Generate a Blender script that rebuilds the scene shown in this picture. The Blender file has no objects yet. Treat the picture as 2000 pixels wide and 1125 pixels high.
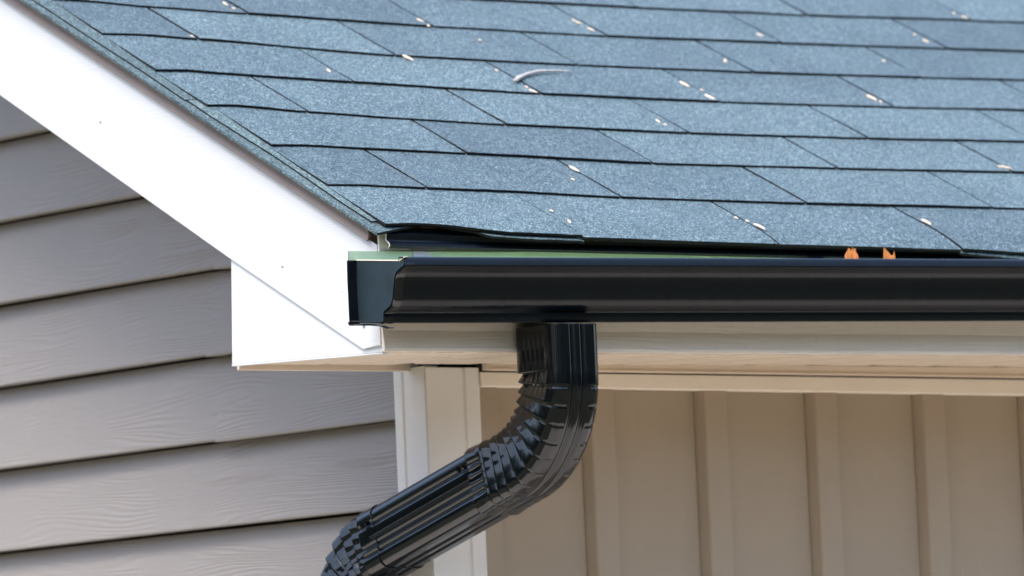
import bpy, bmesh, math, random
from mathutils import Vector, Matrix
from mathutils import noise as mnoise

random.seed(7)
scene = bpy.context.scene
col = scene.collection
RAD = math.radians

# ------------------------------------------------------------------ camera
cd = bpy.data.cameras.new('camera')
cd.sensor_width = 36.0
cd.lens = 12786.3 / 2000 * 36.0
cd.clip_start = 0.1
cd.clip_end = 2000
cd.dof.use_dof = True
cd.dof.focus_distance = 7.80
cd.dof.aperture_fstop = 9.0
cam = bpy.data.objects.new('camera', cd)
col.objects.link(cam)
rx = Vector((0.8015, -0.5965, -0.0428)).normalized()
fw = Vector((0.5978, 0.7974, 0.0822)).normalized()
up = rx.cross(fw).normalized()
rx = fw.cross(up).normalized()
m = Matrix((rx, up, -fw)).transposed().to_4x4()
m.translation = Vector((-4.5454, -6.387, -0.7278))
cam.matrix_world = m
scene.camera = cam

# ------------------------------------------------------------------ light
SUN_EL, SUN_AZ = 63.0, 190.0            # azimuth measured from +X towards +Y
world = bpy.data.worlds.new('World')
scene.world = world
world.use_nodes = True
wn = world.node_tree
bg = wn.nodes['Background']
sky = wn.nodes.new('ShaderNodeTexSky')
sky.sky_type = 'NISHITA'
sky.sun_disc = False
sky.sun_elevation = RAD(SUN_EL)
sky.sun_rotation = RAD(90.0 - SUN_AZ)
sky.air_density = 1.0
sky.dust_density = 3.0
sky.ozone_density = 1.0
wn.links.new(sky.outputs[0], bg.inputs[0])
bg.inputs[1].default_value = 0.14
sd = bpy.data.lights.new('sun', 'SUN')
sd.energy = 1.25
sd.angle = RAD(32)
sd.color = (1.0, 0.98, 0.95)
sun = bpy.data.objects.new('sun', sd)
col.objects.link(sun)
sdir = Vector((math.cos(RAD(SUN_EL)) * math.cos(RAD(SUN_AZ)), math.cos(RAD(SUN_EL)) * math.sin(RAD(SUN_AZ)), math.sin(RAD(SUN_EL))))
sun.rotation_euler = (-sdir).to_track_quat('-Z', 'Y').to_euler()
sun.location = (-6, -2, 6)
vs = scene.view_settings
vs.view_transform = 'Standard'
vs.look = 'None'
vs.gamma = 1.0
vs.use_curve_mapping = False
vs.exposure = 1.6

# ------------------------------------------------------------------ node helpers
def new_mat(name):
    mt = bpy.data.materials.new(name)
    mt.use_nodes = True
    nt = mt.node_tree
    b = nt.nodes['Principled BSDF']
    return mt, nt, b

def nd(nt, typ, **kw):
    n = nt.nodes.new(typ)
    for k, v in kw.items():
        if k.startswith('i_'):
            n.inputs[k[2:].replace('_', ' ')].default_value = v
        else:
            setattr(n, k, v)
    return n

def ramp(nt, src, stops):
    r = nt.nodes.new('ShaderNodeValToRGB')
    els = r.color_ramp.elements
    while len(els) < len(stops):
        els.new(0.5)
    for e, (p, c) in zip(els, stops):
        e.position = p
        e.color = (*c, 1) if len(c) == 3 else c
    nt.links.new(src, r.inputs[0])
    return r

def mapping(nt, scale=(1, 1, 1), rot=(0, 0, 0)):
    tc = nt.nodes.new('ShaderNodeTexCoord')
    mp = nt.nodes.new('ShaderNodeMapping')
    mp.inputs['Scale'].default_value = scale
    mp.inputs['Rotation'].default_value = rot
    nt.links.new(tc.outputs['Object'], mp.inputs[0])
    return mp

def mixc(nt, fac, a, b, mode='MIX'):
    mx = nt.nodes.new('ShaderNodeMix')
    mx.data_type = 'RGBA'
    mx.blend_type = mode
    for sock, v in ((mx.inputs[0], fac), (mx.inputs[6], a), (mx.inputs[7], b)):
        if hasattr(v, 'is_output') or isinstance(v, bpy.types.NodeSocket):
            nt.links.new(v, sock)
        elif isinstance(v, (int, float)):
            sock.default_value = v
        else:
            sock.default_value = (*v, 1)
    return mx.outputs[2]

def bump(nt, b, height, strength, dist):
    bp = nt.nodes.new('ShaderNodeBump')
    bp.inputs['Strength'].default_value = strength
    bp.inputs['Distance'].default_value = dist
    nt.links.new(height, bp.inputs['Height'])
    nt.links.new(bp.outputs[0], b.inputs['Normal'])
    return bp

# ------------------------------------------------------------------ materials
def granule_mat(name, cols, tint):
    mt, nt, b = new_mat(name)
    mp = mapping(nt)
    v = nd(nt, 'ShaderNodeTexVoronoi', i_Scale=760.0)
    nt.links.new(mp.outputs[0], v.inputs['Vector'])
    sep = nt.nodes.new('ShaderNodeSeparateColor')
    nt.links.new(v.outputs['Color'], sep.inputs[0])
    r = ramp(nt, sep.outputs[0], cols)
    # clumps of granules, slow drift of tone, and a small shift per shingle
    n1 = nd(nt, 'ShaderNodeTexNoise', i_Scale=150.0, i_Detail=3.0)
    n2 = nd(nt, 'ShaderNodeTexNoise', i_Scale=7.0, i_Detail=3.0)
    nt.links.new(mp.outputs[0], n1.inputs['Vector'])
    nt.links.new(mp.outputs[0], n2.inputs['Vector'])
    k1 = ramp(nt, n1.outputs['Fac'], [(0.3, (0.72, 0.74, 0.76)), (0.72, (1.25, 1.25, 1.22))])
    k2 = ramp(nt, n2.outputs['Fac'], [(0.3, (0.86, 0.88, 0.9)), (0.7, (1.1, 1.1, 1.1))])
    oi = nt.nodes.new('ShaderNodeObjectInfo')
    k3 = ramp(nt, oi.outputs['Random'], [(0.0, (0.82, 0.83, 0.84)), (0.5, (1.0, 1.0, 1.0)), (1.0, (1.18, 1.17, 1.14))])
    c = mixc(nt, 1.0, r.outputs[0], k1.outputs[0], 'MULTIPLY')
    c = mixc(nt, 1.0, c, k2.outputs[0], 'MULTIPLY')
    c = mixc(nt, 1.0, c, k3.outputs[0], 'MULTIPLY')
    c = mixc(nt, 1.0, c, tint, 'MULTIPLY')
    nt.links.new(c, b.inputs['Base Color'])
    b.inputs['Roughness'].default_value = 0.62
    b.inputs['Specular IOR Level'].default_value = 0.45
    bump(nt, b, sep.outputs[1], 0.55, 0.0012)
    return mt

M = {}
M['granule'] = granule_mat('blue_grey_granules',
    [(0.0, (0.012, 0.025, 0.035)), (0.3, (0.07, 0.125, 0.16)), (0.6, (0.19, 0.285, 0.33)), (0.85, (0.36, 0.47, 0.51)), (1.0, (0.75, 0.8, 0.8))], (0.385, 0.435, 0.45))
M['granule_edge'] = granule_mat('green_grey_granules',
    [(0.0, (0.015, 0.028, 0.032)), (0.35, (0.06, 0.105, 0.115)), (0.65, (0.14, 0.22, 0.23)), (0.9, (0.26, 0.36, 0.36)), (1.0, (0.5, 0.6, 0.58))], (0.62, 0.64, 0.66))

def simple(name, colr, rough, spec=0.5, noise=None, metallic=0.0, coat=0.0):
    mt, nt, b = new_mat(name)
    b.inputs['Base Color'].default_value = (*colr, 1)
    b.inputs['Roughness'].default_value = rough
    b.inputs['Specular IOR Level'].default_value = spec
    b.inputs['Metallic'].default_value = metallic
    b.inputs['Coat Weight'].default_value = coat
    b.inputs['Coat Roughness'].default_value = 0.06
    if noise:
        sc, amt = noise
        mp = mapping(nt)
        n = nd(nt, 'ShaderNodeTexNoise', i_Scale=sc, i_Detail=4.0)
        nt.links.new(mp.outputs[0], n.inputs['Vector'])
        k = ramp(nt, n.outputs['Fac'], [(0.3, tuple(c * (1 - amt) for c in colr)), (0.7, tuple(c * (1 + amt) for c in colr))])
        nt.links.new(k.outputs[0], b.inputs['Base Color'])
    return mt

M['asphalt'] = simple('black_asphalt_edge', (0.012, 0.011, 0.011), 0.8, 0.2, (400, 0.4))

def grain_mat(name, colr, axis, rough=0.5, depth=0.0006, strength=0.5, stain=False, spread=0.04, dirt=0.0, pitch=850.0, swirl=110.0):
    """painted / vinyl board with embossed wood grain running along axis"""
    mt, nt, b = new_mat(name)
    tc = nt.nodes.new('ShaderNodeTexCoord')
    long_, fine = 1.1, 1.0
    sc = [10.0, 10.0, 10.0]
    sc[axis] = long_
    mp = nt.nodes.new('ShaderNodeMapping')
    mp.inputs['Scale'].default_value = sc
    nt.links.new(tc.outputs['Object'], mp.inputs[0])
    n = nd(nt, 'ShaderNodeTexNoise', i_Scale=1.6, i_Detail=2.0, i_Roughness=0.45)
    nt.links.new(mp.outputs[0], n.inputs['Vector'])
    # contour lines of a slow noise = cathedral grain
    across = nt.nodes.new('ShaderNodeSeparateXYZ')
    nt.links.new(tc.outputs['Object'], across.inputs[0])
    oth = 2 if axis != 2 else 0
    m1 = nd(nt, 'ShaderNodeMath', operation='MULTIPLY')
    nt.links.new(across.outputs[oth], m1.inputs[0]); m1.inputs[1].default_value = pitch
    m2 = nd(nt, 'ShaderNodeMath', operation='MULTIPLY')
    nt.links.new(n.outputs['Fac'], m2.inputs[0]); m2.inputs[1].default_value = swirl
    m3 = nd(nt, 'ShaderNodeMath', operation='ADD')
    nt.links.new(m1.outputs[0], m3.inputs[0]); nt.links.new(m2.outputs[0], m3.inputs[1])
    sn = nd(nt, 'ShaderNodeMath', operation='SINE')
    nt.links.new(m3.outputs[0], sn.inputs[0])
    # break the lines up
    mp2 = nt.nodes.new('ShaderNodeMapping')
    s2 = [300.0, 300.0, 300.0]; s2[axis] = 22.0
    mp2.inputs['Scale'].default_value = s2
    nt.links.new(tc.outputs['Object'], mp2.inputs[0])
    nf = nd(nt, 'ShaderNodeTexNoise', i_Scale=1.0, i_Detail=3.0)
    nt.links.new(mp2.outputs[0], nf.inputs['Vector'])
    nl = nd(nt, 'ShaderNodeTexNoise', i_Scale=9.0, i_Detail=2.0)
    nt.links.new(tc.outputs['Object'], nl.inputs['Vector'])
    lm = ramp(nt, nl.outputs['Fac'], [(0.4, (0.1, 0.1, 0.1)), (0.62, (1, 1, 1))])
    h = nd(nt, 'ShaderNodeMath', operation='MULTIPLY')
    nt.links.new(sn.outputs[0], h.inputs[0]); nt.links.new(lm.outputs[0], h.inputs[1])
    h2 = nd(nt, 'ShaderNodeMath', operation='MULTIPLY_ADD')
    nt.links.new(nf.outputs['Fac'], h2.inputs[0]); h2.inputs[1].default_value = 1.4
    nt.links.new(h.outputs[0], h2.inputs[2])
    bump(nt, b, h2.outputs[0], strength, depth)
    k = ramp(nt, nl.outputs['Fac'], [(0.3, tuple(c * (1 - spread) for c in colr)), (0.7, tuple(c * (1 + spread) for c in colr))])
    c = k.outputs[0]
    if dirt:
        nd1 = nd(nt, 'ShaderNodeTexNoise', i_Scale=60.0, i_Detail=5.0, i_Roughness=0.7)
        nt.links.new(tc.outputs['Object'], nd1.inputs['Vector'])
        kd = ramp(nt, nd1.outputs['Fac'], [(0.58, (0, 0, 0)), (0.75, (dirt, dirt, dirt))])
        c = mixc(nt, kd.outputs[0], c, (0.25, 0.18, 0.12))
    if stain:
        # two dried brown smears on one course of the siding
        for (cy, cz, ry, rz, tone) in ((0.500, -0.249, 0.060, 0.006, 0.34), (0.78, -0.252, 0.075, 0.005, 0.25)):
            mp3 = nt.nodes.new('ShaderNodeMapping')
            mp3.inputs['Location'].default_value = (0, -cy / ry, -cz / rz)
            mp3.inputs['Scale'].default_value = (0.0, 1 / ry, 1 / rz)
            nt.links.new(tc.outputs['Object'], mp3.inputs[0])
            ln = nd(nt, 'ShaderNodeVectorMath', operation='LENGTH')
            nt.links.new(mp3.outputs[0], ln.inputs[0])
            mp4 = nt.nodes.new('ShaderNodeMapping')
            mp4.inputs['Scale'].default_value = (30, 34, 420)
            nt.links.new(tc.outputs['Object'], mp4.inputs[0])
            ns = nd(nt, 'ShaderNodeTexNoise', i_Scale=1.0, i_Detail=4.0)
            nt.links.new(mp4.outputs[0], ns.inputs['Vector'])
            ad = nd(nt, 'ShaderNodeMath', operation='MULTIPLY_ADD')
            nt.links.new(ns.outputs['Fac'], ad.inputs[0]); ad.inputs[1].default_value = -1.9
            nt.links.new(ln.outputs['Value'], ad.inputs[2])
            ks = ramp(nt, ad.outputs[0], [(0.0, (tone, tone, tone)), (0.3, (0, 0, 0))])
            c = mixc(nt, ks.outputs[0], c, (0.2, 0.15, 0.11))
    nt.links.new(c, b.inputs['Base Color'])
    b.inputs['Roughness'].default_value = rough
    return mt

M['white'] = grain_mat('white_painted_metal', (0.66, 0.665, 0.66), 1, 0.4, 0.0004, 0.09, spread=0.008, pitch=700.0)
M['siding'] = grain_mat('grey_vinyl_siding', (0.268, 0.240, 0.215), 1, 0.45, 0.0004, 0.6, stain=True, spread=0.03)
M['cream'] = grain_mat('cream_trim', (0.84, 0.745, 0.64), 0, 0.42, 0.0003, 0.2, spread=0.02, dirt=0.12)
M['post'] = simple('cream_vinyl_post', (0.80, 0.765, 0.72), 0.4, 0.5, (14, 0.02))
M['frieze'] = simple('cream_frieze', (0.86, 0.76, 0.64), 0.4, 0.5, (10, 0.02))
M['soffit'] = simple('tan_soffit', (0.74, 0.62, 0.50), 0.5, 0.4, (9, 0.03))
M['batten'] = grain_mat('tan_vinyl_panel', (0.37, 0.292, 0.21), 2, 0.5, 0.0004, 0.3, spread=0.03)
M['bronze'] = simple('brown_drip_metal', (0.22, 0.165, 0.13), 0.45, 0.5, (30, 0.08))
M['black'] = simple('black_gloss_aluminium', (0.0022, 0.004, 0.006), 0.13, 0.55, (25, 0.15))
M['black_soft'] = simple('black_satin_aluminium', (0.0024, 0.0048, 0.0074), 0.24, 0.26, (25, 0.15))
# slight oil-canning of the rolled sheet: slow ripple along the gutter
_nt = M['black_soft'].node_tree
_mp = mapping(_nt, (55, 3, 3))
_n = nd(_nt, 'ShaderNodeTexNoise', i_Scale=1.0, i_Detail=3.0)
_nt.links.new(_mp.outputs[0], _n.inputs['Vector'])
bump(_nt, _nt.nodes['Principled BSDF'], _n.outputs['Fac'], 0.6, 0.0015)
M['cap'] = simple('black_cap_sky_sheen', (0.016, 0.028, 0.036), 0.35, 0.5, (30, 0.2))  # black like the gutter; bluish sky reflection put into the base colour
M['green'] = simple('green_coil_coating', (0.50, 0.64, 0.45), 0.4, 0.5, (20, 0.06))
M['bare'] = simple('bare_cut_metal', (0.75, 0.68, 0.55), 0.35, 0.5)
M['screw'] = simple('painted_nail_head', (0.45, 0.48, 0.5), 0.35, 0.6)
M['twig'] = simple('grey_bark', (0.44, 0.41, 0.39), 0.85, 0.2, (300, 0.35))
M['seed'] = simple('pale_seed_husk', (0.72, 0.58, 0.44), 0.8, 0.2, (500, 0.25))
M['leaf'] = simple('dry_oak_leaf', (0.42, 0.15, 0.035), 0.6, 0.3, (90, 0.35))
M['lap_shade'] = simple('lap_shade_sheathing', (0.025, 0.02, 0.017), 0.9, 0.1)  # near black: shade of the lap gaps put into the sheathing colour
M['wood'] = simple('roof_sheathing', (0.25, 0.18, 0.12), 0.8, 0.2, (20, 0.2))

mt, nt, b = new_mat('dry_autumn_lawn')
mp = mapping(nt)
n1 = nd(nt, 'ShaderNodeTexNoise', i_Scale=0.9, i_Detail=8.0)
nt.links.new(mp.outputs[0], n1.inputs['Vector'])
k = ramp(nt, n1.outputs['Fac'], [(0.3, (0.05, 0.055, 0.025)), (0.55, (0.085, 0.08, 0.04)), (0.75, (0.14, 0.11, 0.06))])
nt.links.new(k.outputs[0], b.inputs['Base Color'])
b.inputs['Roughness'].default_value = 0.9
M['lawn'] = mt

mt, nt, b = new_mat('bounce_concrete')  # pale surface of the added light-bouncing slab
mp = mapping(nt)
n1 = nd(nt, 'ShaderNodeTexNoise', i_Scale=2.5, i_Detail=8.0)
nt.links.new(mp.outputs[0], n1.inputs['Vector'])
k = ramp(nt, n1.outputs['Fac'], [(0.3, (0.52, 0.475, 0.41)), (0.7, (0.64, 0.585, 0.51))])
nt.links.new(k.outputs[0], b.inputs['Base Color'])
b.inputs['Roughness'].default_value = 0.85
M['concrete'] = mt

# ------------------------------------------------------------------ object helpers
def link(o, parent=None):
    col.objects.link(o)
    if parent is not None:
        o.parent = parent
        o.matrix_parent_inverse = parent.matrix_basis.inverted()
    return o

def mesh_obj(name, verts, faces, mats, parent=None, fmat=None, smooth=False, bevel=0.0):
    me = bpy.data.meshes.new(name)
    me.from_pydata([tuple(v) for v in verts], [], faces)
    if not isinstance(mats, (list, tuple)):
        mats = [mats]
    for mm in mats:
        me.materials.append(mm)
    if fmat:
        for p, i in zip(me.polygons, fmat):
            p.material_index = i
    bm = bmesh.new()
    bm.from_mesh(me)
    bmesh.ops.recalc_face_normals(bm, faces=bm.faces)
    bm.to_mesh(me)
    bm.free()
    if smooth:
        for p in me.polygons:
            p.use_smooth = True
    o = bpy.data.objects.new(name, me)
    link(o, parent)
    if bevel:
        md = o.modifiers.new('bevel', 'BEVEL')
        md.width = bevel
        md.segments = 2
        md.limit_method = 'ANGLE'
        md.angle_limit = RAD(35)
    return o

def thing(name, label, cat, loc, group=None):
    o = bpy.data.objects.new(name, None)
    o.empty_display_size = 0.05
    col.objects.link(o)
    o.location = loc
    bpy.context.view_layer.update()
    o['label'] = label
    o['category'] = cat
    if group:
        o['group'] = group
    o['kind'] = 'thing'
    return o

def tag(o, label, cat, group=None):
    o['label'] = label
    o['category'] = cat
    if group:
        o['group'] = group
    return o

def box_vf(x0, x1, y0, y1, z0, z1):
    v = [(x, y, z) for x in (x0, x1) for y in (y0, y1) for z in (z0, z1)]
    f = [(0, 1, 3, 2), (4, 6, 7, 5), (0, 4, 5, 1), (2, 3, 7, 6), (0, 2, 6, 4), (1, 5, 7, 3)]
    return v, f

def box(name, x0, x1, y0, y1, z0, z1, mat_, parent=None, bevel=0.0015):
    v, f = box_vf(x0, x1, y0, y1, z0, z1)
    return mesh_obj(name, v, f, mat_, parent, bevel=bevel)

def prism(name, poly, axis, a0, a1, mat_, parent=None, bevel=0.0, smooth=False, shift=None):
    """closed 2-D polygon extruded along axis; poly gives the other two coordinates in order"""
    n = len(poly)
    vs_ = []
    for a in (a0, a1):
        for (p, q) in poly:
            if axis == 0: v = [a, p, q]
            elif axis == 1: v = [p, a, q]
            else: v = [p, q, a]
            if shift: v[2] += shift(a)
            vs_.append(v)
    fs = [tuple(range(n)), tuple(range(2 * n - 1, n - 1, -1))]
    fs += [(i, (i + 1) % n, n + (i + 1) % n, n + i) for i in range(n)]
    return mesh_obj(name, vs_, fs, mat_, parent, bevel=bevel, smooth=smooth)

def offset_open(poly, t):
    """offset an open polyline to its left by t"""
    out = []
    for i, p in enumerate(poly):
        a = poly[max(i - 1, 0)]; c = poly[min(i + 1, len(poly) - 1)]
        d1 = Vector((p[0] - a[0], p[1] - a[1])); d2 = Vector((c[0] - p[0], c[1] - p[1]))
        if d1.length < 1e-9: d1 = d2
        if d2.length < 1e-9: d2 = d1
        n1 = Vector((-d1.y, d1.x)).normalized(); n2 = Vector((-d2.y, d2.x)).normalized()
        n_ = (n1 + n2)
        n_ = n_.normalized() / max(0.5, n_.normalized().dot(n1))
        out.append((p[0] + n_.x * t, p[1] + n_.y * t))
    return out

def interp(tab, x):
    if x <= tab[0][0]:
        (x0, y0), (x1, y1) = tab[0], tab[1]
        return y0
    for (x0, y0), (x1, y1) in zip(tab, tab[1:]):
        if x <= x1:
            t = (x - x0) / (x1 - x0)
            t = t * t * (3 - 2 * t) * 0.5 + t * 0.5
            return y0 + (y1 - y0) * t
    return tab[-1][1]

# ------------------------------------------------------------------ setting: the ground
GZ = -2.38
v = [(x, y, GZ) for y in (-60, 60) for x in (-60, 60)]
g = mesh_obj('ground', v, [(0, 1, 3, 2)], M['lawn'])
g['kind'] = 'structure'
v, f = box_vf(-1.6, 7.0, -2.1, 3.2, GZ - 0.08, GZ + 0.05)
pv = mesh_obj('bounce_slab', v, f, M['concrete'], bevel=0.01)  # unseen pale slab, added to bounce light up at the eave
pv['kind'] = 'structure'

M['foliage'] = simple('added_foliage', (0.05, 0.06, 0.03), 0.8, 0.2, (1.2, 0.5))
# unseen ring of trees, added to darken what the glossy black metal reflects
rw_ = random.Random(3)
vv, ff = [], []
for k in range(5200):
    a = RAD(rw_.uniform(95, 335))
    top = 5.6 + 2.6 * mnoise.noise((math.cos(a) * 5, math.sin(a) * 5, 0.7)) + 1.2 * mnoise.noise((math.cos(a) * 19, math.sin(a) * 19, 1.7))
    hz = top * (1 - rw_.random() ** 1.6)
    rr_ = rw_.uniform(17, 23)
    c_ = Vector((math.cos(a) * rr_, math.sin(a) * rr_, GZ + hz))
    u_ = Vector((rw_.gauss(0, 1), rw_.gauss(0, 1), rw_.gauss(0, 1))).normalized()
    w_ = u_.orthogonal().normalized()
    sz = rw_.uniform(0.35, 0.75)
    b0 = len(vv)
    vv += [c_ + u_ * sz, c_ + w_ * sz * 0.7, c_ - u_ * sz, c_ - w_ * sz * 0.7]
    ff.append((b0, b0 + 1, b0 + 2, b0 + 3))
wd = mesh_obj('added_tree_ring', vv, ff, M['foliage'])
wd['kind'] = 'stuff'

# ------------------------------------------------------------------ shared geometry of the house corner
P = RAD(26.43)
CP, SP, TP = math.cos(P), math.sin(P), math.tan(P)
def roofp(x, s, h):
    return (x, s * CP - h * SP, s * SP + h * CP)
XR = 0.0585            # outer face of the white rake board
YF = 0.020             # face of the eave fascia
XS, YS = 0.338, 0.318  # corner of the corner post
XSID = 0.352           # butt line of the grey siding
YW = 0.332             # face of the tan panels

# ------------------------------------------------------------------ gable wall: lap siding
wall = thing('siding_wall', 'grey wood-grain lap siding on the gable wall behind the white rake board', 'siding', (XSID, 1.5, GZ))
EXP, Z0 = 0.1152, 0.2639
Y_END = 3.2
def siding_panel(zb, y0, y1, lift=0.0):
    """one course: sloping face, rolled butt, return to the wall"""
    zt = zb + EXP - 0.0025
    x = XSID - lift
    prof = [(x + 0.0225, zt), (x + 0.0016, zb + 0.010), (x + 0.0004, zb + 0.0045), (x, zb + 0.0015), (x + 0.0012, zb), (x + 0.0235, zb + 0.001), (x + 0.0235, zb + 0.004),
            (x + 0.0040, zb + 0.006), (x + 0.0240, zt)]
    n = len(prof); ny = 14
    vs_, fs = [], []
    for j in range(ny + 1):
        for i, (px, pz) in enumerate(prof):
            ya = max(y0, (pz + 0.105) / TP)
            y = ya + (y1 - ya) * j / ny
            w = 0.0012 * mnoise.noise((y * 1.7, zb * 9.0, 3.1)) if i in (1, 2, 3, 4) else 0
            vs_.append((px + w, y, pz + 0.0009 * mnoise.noise((y * 2.1, zb * 13.0, 7.7))))
    for j in range(ny):
        for i in range(n):
            a, b_ = j * n + i, j * n + (i + 1) % n
            fs.append((a, b_, b_ + n, a + n))
    fs.append(tuple(range(n))); fs.append(tuple(ny * n + i for i in range(n - 1, -1, -1)))
    o = mesh_obj('siding_panel', vs_, fs, M['siding'], wall)
    return o
SEAM = {3: 0.829, 4: 0.815, 2: 0.80, 7: 1.3, 9: 0.9, 12: 1.6, 15: 0.8, -2: 1.5}
n_low = int((Z0 - GZ) / EXP)
for n in range(-9, n_low):
    zb = Z0 - n * EXP
    ymin = YS + 0.0705
    ystart = ymin
    if n in SEAM:
        ys = SEAM[n]
        siding_panel(zb, ys - 0.028, Y_END)
        siding_panel(zb - 0.0026, ystart, ys, lift=0.0030)
    else:
        siding_panel(zb, ystart, Y_END)
prism('wall_sheathing', [(YS + 0.03, GZ), (Y_END, GZ), (Y_END, Y_END * TP - 0.12), (YS + 0.03, YS * TP - 0.13)], 0, XSID + 0.0300, XSID + 0.10, M['lap_shade'], wall)

# ------------------------------------------------------------------ eave wall: panels and battens
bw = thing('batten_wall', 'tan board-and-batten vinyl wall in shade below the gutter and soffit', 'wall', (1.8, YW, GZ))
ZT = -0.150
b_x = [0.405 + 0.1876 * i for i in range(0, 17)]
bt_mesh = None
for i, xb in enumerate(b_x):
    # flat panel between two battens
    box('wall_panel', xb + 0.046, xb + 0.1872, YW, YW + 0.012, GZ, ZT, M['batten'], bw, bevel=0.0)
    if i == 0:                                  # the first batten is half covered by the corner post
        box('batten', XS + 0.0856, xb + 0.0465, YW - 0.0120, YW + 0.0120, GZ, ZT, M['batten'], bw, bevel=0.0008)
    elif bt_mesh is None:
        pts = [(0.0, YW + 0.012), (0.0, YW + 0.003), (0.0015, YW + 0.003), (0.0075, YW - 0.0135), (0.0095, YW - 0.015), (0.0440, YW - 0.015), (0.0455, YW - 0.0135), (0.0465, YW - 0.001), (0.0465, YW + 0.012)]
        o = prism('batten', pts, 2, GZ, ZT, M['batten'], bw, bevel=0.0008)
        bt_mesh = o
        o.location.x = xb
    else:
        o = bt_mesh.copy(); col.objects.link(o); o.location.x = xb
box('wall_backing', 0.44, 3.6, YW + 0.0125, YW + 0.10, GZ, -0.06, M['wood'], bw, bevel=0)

# ------------------------------------------------------------------ corner post
cp = thing('corner_post', 'cream vinyl corner post where grey siding meets the tan batten wall', 'corner post', (XS, YS, GZ))
zt_ = -0.1375
side = [(XS, YS + 0.0025), (XS, YS + 0.046), (XS + 0.003, YS + 0.0475), (XS + 0.003, YS + 0.0515), (XS, YS + 0.053), (XS, YS + 0.070), (XS + 0.034, YS + 0.070), (XS + 0.034, YS + 0.0640), (XS + 0.022, YS + 0.0640), (XS + 0.022, YS + 0.0035)]
prism('side_leg', side, 2, GZ, zt_, M['post'], cp, bevel=0.0007)
front = [(XS + 0.0005, YS), (XS + 0.056, YS), (XS + 0.0575, YS + 0.003), (XS + 0.0615, YS + 0.003), (XS + 0.063, YS), (XS + 0.085, YS), (XS + 0.085, YS + 0.022), (XS + 0.0235, YS + 0.022), (XS + 0.0235, YS + 0.002), (XS + 0.0005, YS + 0.002)]
prism('front_leg', front, 2, GZ, zt_ - 0.002, M['post'], cp, bevel=0.0012)

# ------------------------------------------------------------------ frieze board and soffit channel
fr = thing('frieze_board', 'plain cream trim board along the top of the tan batten wall', 'trim board', (1.8, YS, -0.16))
fx0, fx1 = XS + 0.0855, 3.6
def zft(x): return -0.1452 - 0.0042 * (x - 0.44)
def zfb(x): return -0.1645 - 0.0068 * (x - 0.44)
vv, ff = [], []
for x in (fx0, fx1):
    vv += [(x, YS - 0.002, zft(x)), (x, YS - 0.003, zfb(x) + 0.001), (x, YS - 0.001, zfb(x)), (x, YW - 0.0005, zfb(x)), (x, YW - 0.0005, zft(x))]
ff = [(0, 1, 2, 3, 4), (9, 8, 7, 6, 5)] + [(i, (i + 1) % 5, 5 + (i + 1) % 5, 5 + i) for i in range(5)]
mesh_obj('board', vv, ff, M['frieze'], fr, bevel=0.001)

def zsof(y, x=0.06): return -0.1475 + (y - 0.0228) * 0.0350 + 0.0042 * (min(x, 1.1) - 0.06)
so = thing('soffit', 'tan vented soffit panels under the eave between fascia and wall', 'soffit', (1.8, 0.17, -0.14))
# each soffit panel runs from fascia to wall with a V joint on either side
SW = 0.1085
def soffit_panel(x0, x1, y0, y1):
    prof = [(x0, 0.007), (x0 + 0.004, 0.0065), (x0 + 0.011, 0.0), (x0 + 0.047, 0.0), (x0 + 0.051, 0.0025), (x0 + 0.055, 0.0), (x1 - 0.011, 0.0), (x1 - 0.004, 0.0065), (x1, 0.007), (x1, 0.010), (x0, 0.010)]
    vs_ = [(x, y, zsof(y, x) + h) for y in (y0, y1) for (x, h) in prof]
    n = len(prof)
    fs = [tuple(range(n)), tuple(range(2 * n - 1, n - 1, -1))] + [(i, (i + 1) % n, n + (i + 1) % n, n + i) for i in range(n)]
    mesh_obj('soffit_panel', vs_, fs, M['soffit'], so)
xs_ = 0.092
k_ = 0
while xs_ < 3.5:
    y1 = 0.3460 if xs_ + SW < XS + 0.03 else YS - 0.0035
    soffit_panel(xs_, xs_ + SW - 0.0006, YF + 0.012, y1)
    xs_ += SW
    k_ += 1
# return lip at the outer end, and the channel on the wall that takes the panel ends
vs_, fs = box_vf(XR + 0.010, 0.0915, YF + 0.012, 0.3460, 0, 0.006)
vs_ = [(x, y, zsof(y) + z - 0.0005) for x, y, z in vs_]
mesh_obj('end_strip', vs_, fs, M['soffit'], so, bevel=0.001)
for (nm, x0, x1, dz0, dz1, yy0, yy1) in (('wall_channel', fx0 + 0.001, 3.6, -0.0066, 0.0012, YS - 0.014, YS - 0.0045), ('channel_lip', fx0 + 0.001, 3.6, -0.0078, -0.0045, YS - 0.0165, YS - 0.0145)):
    vv = []
    for x in (x0, x1):
        dx = -0.0036 * (x - 0.44)
        for (y, z) in ((yy0, dz0), (yy1, dz0), (yy1, dz1), (yy0, dz1)):
            vv.append((x, y, (zsof(YS, x) if z > 0 else zsof(YS) + dx) + z))
    mesh_obj(nm, vv, [(0, 1, 2, 3), (7, 6, 5, 4)] + [(i, (i + 1) % 4, 4 + (i + 1) % 4, 4 + i) for i in range(4)], M['soffit'], so, bevel=0.0006)
vs_, fs = box_vf(XR + 0.016, XS - 0.002, 0.3465, 0.3560, -0.0065, 0.010)
vs_ = [(x, y, zsof(0.346) + z) for x, y, z in vs_]
mesh_obj('gable_channel', vs_, fs, M['soffit'], so, bevel=0.001)

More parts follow.
